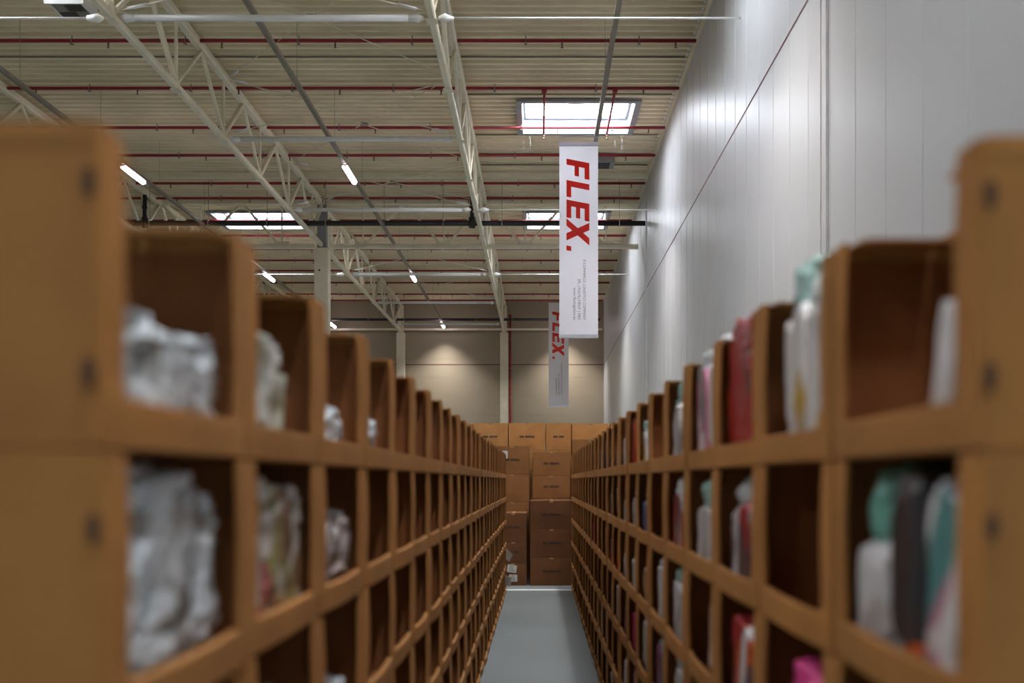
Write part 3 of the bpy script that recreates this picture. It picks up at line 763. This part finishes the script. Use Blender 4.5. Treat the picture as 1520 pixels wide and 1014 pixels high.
# --- right rack, near bins one by one
Z = zf
bag('right', 1.36, .06, .19, Z(0), 'white', 'none', .3, -.005, 'plain white bag at the near side of first top-row bin, right rack', lean=.0, tilt=.22)
bag('right', 1.375, .12, .30, Z(1), 'whiteteal', 'none', .34, .012, 'white bag with teal and pink print, first bin, second row, right rack', tilt=.16)
bag('right', 1.51, .10, .315, Z(1), 'black', 'none', .34, .02, 'black garment standing between two bags in first bin, second row, right rack', amp=.14, tilt=.06)
bag('right', 1.64, .12, .318, Z(1), 'white', 'green', .34, .016, 'white bag with sea green top, first bin, second row, right rack', amp=.14, film_h=.12)
bag('right', 1.455, .045, .055, Z(1), 'orange', 'none', .06, .0, 'small orange piece at the foot of black garment, right rack')
for x_, h_, mk_, fm_, fh_, lb_ in ((1.96, .37, 'whiteyellow', 'clear', .07, 'tall white bag with yellow parts, nearer half of second top-row bin, right rack'),
                       (2.13, .43, 'whiteyellow', 'teal', .11, 'tallest white bag with teal film top, farther half of second top-row bin, right rack')):
    bag('right', x_, .15, h_, Z(0), mk_, fm_, .36, .012, lb_, film_h=fh_)
bag('right', 2.04, .22, .26, Z(2), 'magenta', 'none', .36, .02, 'bright magenta bag in second bin, third row, right rack', amp=.2)
bag('right', 2.66, .38, .385, Z(0), 'red', 'none', .40, .008, 'shiny dark red film bag rising above third top-row bin, right rack', amp=.26, sharp=3.6, flat=6)
bag('right', 2.67, .38, .315, Z(1), 'whiteprint', 'clear', .36, .012, 'white bag with red flower print, third bin, second row, right rack', film_h=.08)
bag('right', 2.70, .24, .27, Z(2), 'whiteprint', 'none', .36, .012, 'white bag with orange-red print, third bin, third row, right rack', tilt=.05)
bag('right', 3.11, .17, .40, Z(0), 'whiteprint', 'clear', .38, .012, 'white bag with film gathered on top, nearer of two in fourth top-row bin, right rack')
bag('right', 3.32, .19, .385, Z(0), 'whiteteal', 'clear', .38, .012, 'white bag with coloured print, farther of two in fourth top-row bin, right rack')
bag('right', 3.27, .32, .31, Z(1), 'white', 'teal', .36, .012, 'pale bag with green film top, fourth bin, second row, right rack', film_h=.1)
bag('right', 3.12, .18, .28, Z(2), 'white', 'none', .36, .012, 'pale rounded bag in fourth bin, third row, right rack', amp=.22)
bag('right', 3.72, .16, .38, Z(0), 'whiteprint', 'clear', .38, .012, 'white bag with red edges, nearer of two in fifth top-row bin, right rack')
bag('right', 3.95, .18, .36, Z(0), 'white', 'teal', .38, .012, 'white bag with pale green top, farther of two in fifth top-row bin, right rack', film_h=.1)
bag('right', 3.87, .32, .31, Z(1), 'whiteprint', 'clear', .36, .012, 'white bag with black and red print, fifth bin, second row, right rack', film_h=.07)
bag('right', 3.89, .30, .31, Z(2), 'white', 'teal', .36, .012, 'white bag with green top, fifth bin, third row, right rack', film_h=.06)
bag('right', 4.42, .26, .33, Z(2), 'white', 'clear', .36, .008, 'bulging white bag in sixth bin, third row, right rack', amp=.2, film_h=.05).scale = (1, 1, .93)
rb = random.Random(31)
kinds = ['white', 'whiteprint', 'whiteteal', 'whiteyellow', 'tan', 'white', 'blue', 'red', 'mixed', 'whiteprint', 'black', 'purple', 'magenta', 'greypink']
cname = {'white': 'plain white', 'whiteprint': 'white red-printed', 'whiteteal': 'white teal-printed', 'whiteyellow': 'white and yellow', 'tan': 'tan', 'blue': 'dark blue', 'red': 'shiny red', 'mixed': 'cream and pink', 'black': 'black', 'purple': 'purple', 'magenta': 'magenta', 'greypink': 'grey-pink'}
done = {(0, 0), (0, 1), (0, 2), (0, 3), (0, 4), (1, 0), (1, 1), (1, 2), (1, 3), (1, 4), (2, 0), (2, 1), (2, 2), (2, 3), (2, 4), (2, 5), (0, 5), (3, 0), (3, 1), (3, 2), (4, 0), (4, 1), (4, 2), (4, 3), (4, 4)}
fixed = {(0, 6): 'whiteyellow', (0, 7): 'red', (0, 8): 'white', (1, 5): 'none', (1, 6): 'blue', (1, 7): 'greypink', (1, 8): 'white', (2, 6): 'tan', (2, 7): 'white', (3, 5): 'purple', (3, 6): 'whiteyellow', (0, 10): 'mixed', (0, 12): 'white'}
lid = {}
for r in range(6):
    for i in range(25):
        if (r, i) in done: continue
        if r == 5 and i < 9: continue
        mk = fixed.get((r, i)) or (rb.choice(kinds) if rb.random() < (.7 if r < 4 else .45) else 'none')
        if mk == 'none': continue
        y0, y1 = in_bin('right', i)
        t = rb.uniform(.22, .42); h = rb.uniform(.23, .31) if r else rb.uniform(.26, .34)
        fm = 'none' if mk in ('red', 'magenta', 'black') else rb.choice(['clear', 'clear', 'none', 'teal'])
        y = y1 - .045 - t/2 - rb.uniform(0, .03)
        bag('right', y, t, h, Z(r), mk, fm, .36, .016, f'{cname[mk]} garment bag in the {ORD[i]} bin from near end, {ROW[r]}, right rack', amp=.2, res=.7 if i < 12 else .5, film_h=.05, grp='garment bags in the far part of the right rack')

# ------------------------------------------------------------------ carton stacks closing the aisle
SCB, SCC = 17.22/16.72, 17.9/17.35
def carton(x0, x1, y0, dep, z0, z1, mk, label, text=True, lab=None, seam='top', skew=0., grp='cartons stacked across the end of the aisle'):
    k_ = {17.22: SCB, 17.9: SCC}.get(y0, 1.)
    if k_ > 1:
        x0 *= k_; x1 *= k_; z1 = CAM_Z + (z1-CAM_Z)*k_ if z1 > .3 else z1
        if z0 > .01: z0 = CAM_Z + (z0-CAM_Z)*k_
    cx = (x0+x1)/2; w = x1-x0; h = z1-z0
    root = empty('carton', (cx, y0+dep/2, z0), skew); setp(root, label, 'carton', grp)
    b_ = MB(); n = 6; rr = random.Random(int(x0*1000+z0*77)); e = .004
    def sx(s_, t_): return (1 + .010*math.sin(math.pi*t_)*(1))
    vs = []; fs = []
    # body with soft, slightly bulging faces
    G = 6
    def face(o_, u, v_, nrm):
        k = len(vs)
        for a in range(G+1):
            for c in range(G+1):
                s1, s2 = a/G, c/G
                bul = .008*math.sin(math.pi*s1)*math.sin(math.pi*s2)
                vs.append(tuple(o_[q] + u[q]*s1 + v_[q]*s2 + nrm[q]*bul for q in range(3)))
        for a in range(G):
            for c in range(G): fs.append((k+a*(G+1)+c, k+(a+1)*(G+1)+c, k+(a+1)*(G+1)+c+1, k+a*(G+1)+c+1))
    W2, D2 = w/2-.003, dep/2-.003; hh = h-.003
    face((-W2, -D2, 0), (2*W2, 0, 0), (0, 0, hh), (0, -1, 0)); face((W2, D2, 0), (-2*W2, 0, 0), (0, 0, hh), (0, 1, 0))
    face((W2, -D2, 0), (0, 2*D2, 0), (0, 0, hh), (1, 0, 0)); face((-W2, D2, 0), (0, -2*D2, 0), (0, 0, hh), (-1, 0, 0))
    face((-W2, -D2, hh), (2*W2, 0, 0), (0, 2*D2, 0), (0, 0, .0)); face((W2, -D2, 0), (-2*W2, 0, 0), (0, 2*D2, 0), (0, 0, 0))
    MB().add(vs, fs).build('carton_body', M[mk], root)
    MB().box(-.03, .03, -D2-.0015, -D2+.01, hh-.07, hh+.001).box(-.03, .03, -D2, D2, hh, hh+.0015).build('packing_tape', M['tape'], root)
    if text:
        p = MB(); x = -w*.20; q = random.Random(3)
        while x < w*.20:
            g = q.choice([.016, .02, .012]); p.box(x, x+g, -D2-.0105, -D2-.006, hh*.47, hh*.47+.035); x += g+.006
            if q.random() < .12: x += .02
        p.build('printed_line', M['ink'], root)
    for lx, lz, lw, lh, rot in (lab or ()):
        p = MB().box(-lw/2, lw/2, -.001, .001, -lh/2, lh/2, 0)
        for k in range(4): p.box(-lw*.32, lw*(.1+.07*k), -.0018, -.001, lh*(.28-.2*k), lh*(.36-.2*k), 1)
        o = p.build('paper_label', [M['label'], M['banner_ink']], root); o.location = (lx, -D2-.0115, lz); o.rotation_euler = (0, rot, 0)
    return root
ZC = CAM_Z
def X_(px, y): return (px-799.5)*y/1500
yA, yB, yC_ = 16.12, 17.22, 17.9
# front stack of three big cartons
hh = .452
for k, nm in enumerate(('bottom', 'middle', 'top')):
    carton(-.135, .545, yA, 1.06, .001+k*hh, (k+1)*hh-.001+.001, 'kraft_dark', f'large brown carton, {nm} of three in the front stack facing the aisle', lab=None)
# low stack on the left
zs = [0.001, .36, .70, 1.16]
for k, nm in enumerate(('bottom', 'middle', 'top')):
    lab = [(-.02+.02, .12, .13, .11, .0), (-.02, .27, .15, .12, .15)] if k == 0 else None
    carton(-.62, -.19, yA, 1.06, zs[k], zs[k+1]-.002, 'kraft_dark', f'narrow brown carton, {nm} of three beside the large front stack', text=k > 0, lab=lab)
# second row: left and middle stacks
z_ = [0.001, .44, .88, 1.33, 1.785, 2.25]
for k in range(5):
    lab = [(-.14, .33, .13, .13, 0)] if k == 4 else None
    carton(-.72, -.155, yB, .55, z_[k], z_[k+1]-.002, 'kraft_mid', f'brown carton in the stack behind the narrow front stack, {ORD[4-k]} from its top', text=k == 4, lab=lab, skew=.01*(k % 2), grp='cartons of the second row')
z_ = [0.001, .46, .92, 1.385, 1.76, 2.155]
for k in range(5):
    carton(-.10, .525, yB, .55, z_[k], z_[k+1]-.002, 'kraft_mid', f'brown carton in the stack behind the large front stack, {ORD[4-k]} from its top', text=k > 2, skew=-.012*(k % 2), grp='cartons of the second row')
z_ = [0.001, .78, 1.56, 2.36]
for k in range(3):
    carton(.57, 1.15, yB, .55, z_[k], z_[k+1]-.002, 'kraft_mid', f'tall brown carton behind the far end of the right rack, {["bottom", "middle", "top"][k]} of three', text=False, grp='cartons of the second row')
# back row, standing higher
tops = [(-1.75, -1.13), (-1.12, -.525), (-.515, .115), (.125, .56), (.57, 1.22), (1.24, 1.85)]
for k, (a, b) in enumerate(tops):
    for q in range(5):
        zb = .001 + q*.548; z1 = .001 + (q+1)*.548 - .002
        if q == 4: zb = 2.191+.002; z1 = [2.66, 2.665, 2.665, 2.665, 2.655, 2.66][k]
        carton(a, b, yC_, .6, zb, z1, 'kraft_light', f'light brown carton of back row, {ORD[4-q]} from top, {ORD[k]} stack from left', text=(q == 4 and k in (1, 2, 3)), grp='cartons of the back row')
# small paper notes at the far end of the left rack
for k, (x, y, z, ro) in enumerate(((-.468, 15.25, .55, .6), (-.47, 15.1, .18, .2))):
    p = MB().box(-.0015, .0015, -.08, .08, -.07, .07).build('paper_note', M['label'], None, (0, 0, 0)); p.location = (x, y, z); p.rotation_euler = (ro, 0, .9)
    setp(p, f'small pale paper note stuck at the far end of the left rack, {"upper" if k == 0 else "lower"} one', 'note')

# ------------------------------------------------------------------ world, camera
w = bpy.data.worlds.new('sky'); S.world = w; w.use_nodes = True
t = w.node_tree; bg = t.nodes['Background']
st = t.nodes.new('ShaderNodeTexSky'); st.sky_type = 'HOSEK_WILKIE' if 'HOSEK_WILKIE' in [e.identifier for e in st.bl_rna.properties['sky_type'].enum_items] else 'NISHITA'
L(t, st.outputs[0], bg.inputs[0]); bg.inputs[1].default_value = .3

cam = bpy.data.cameras.new('camera'); co = bpy.data.objects.new('camera', cam); COL.objects.link(co); S.camera = co
co.location = (0, 0, CAM_Z); co.rotation_euler = (math.pi/2, 0, 0)
cam.sensor_width = 36; cam.sensor_fit = 'HORIZONTAL'; cam.lens = 1500/1520*36
cam.shift_x = (760-799.5)/1520; cam.shift_y = (714-507)/1520
cam.clip_end = 200; cam.clip_start = .05
cam.dof.use_dof = True; cam.dof.focus_distance = 24.; cam.dof.aperture_fstop = 1.55
vs_ = S.view_settings
S.display_settings.display_device = 'sRGB'
vs_.view_transform = 'Standard'; vs_.look = 'None'; vs_.gamma = 1; vs_.exposure = EXPOSURE; vs_.use_curve_mapping = False
S.cycles.use_denoising = True
S.cycles.max_bounces = 8; S.cycles.diffuse_bounces = 3; S.cycles.glossy_bounces = 3; S.cycles.transparent_max_bounces = 8
S.cycles.sample_clamp_indirect = 6.
S.cycles.caustics_reflective = False; S.cycles.caustics_refractive = False
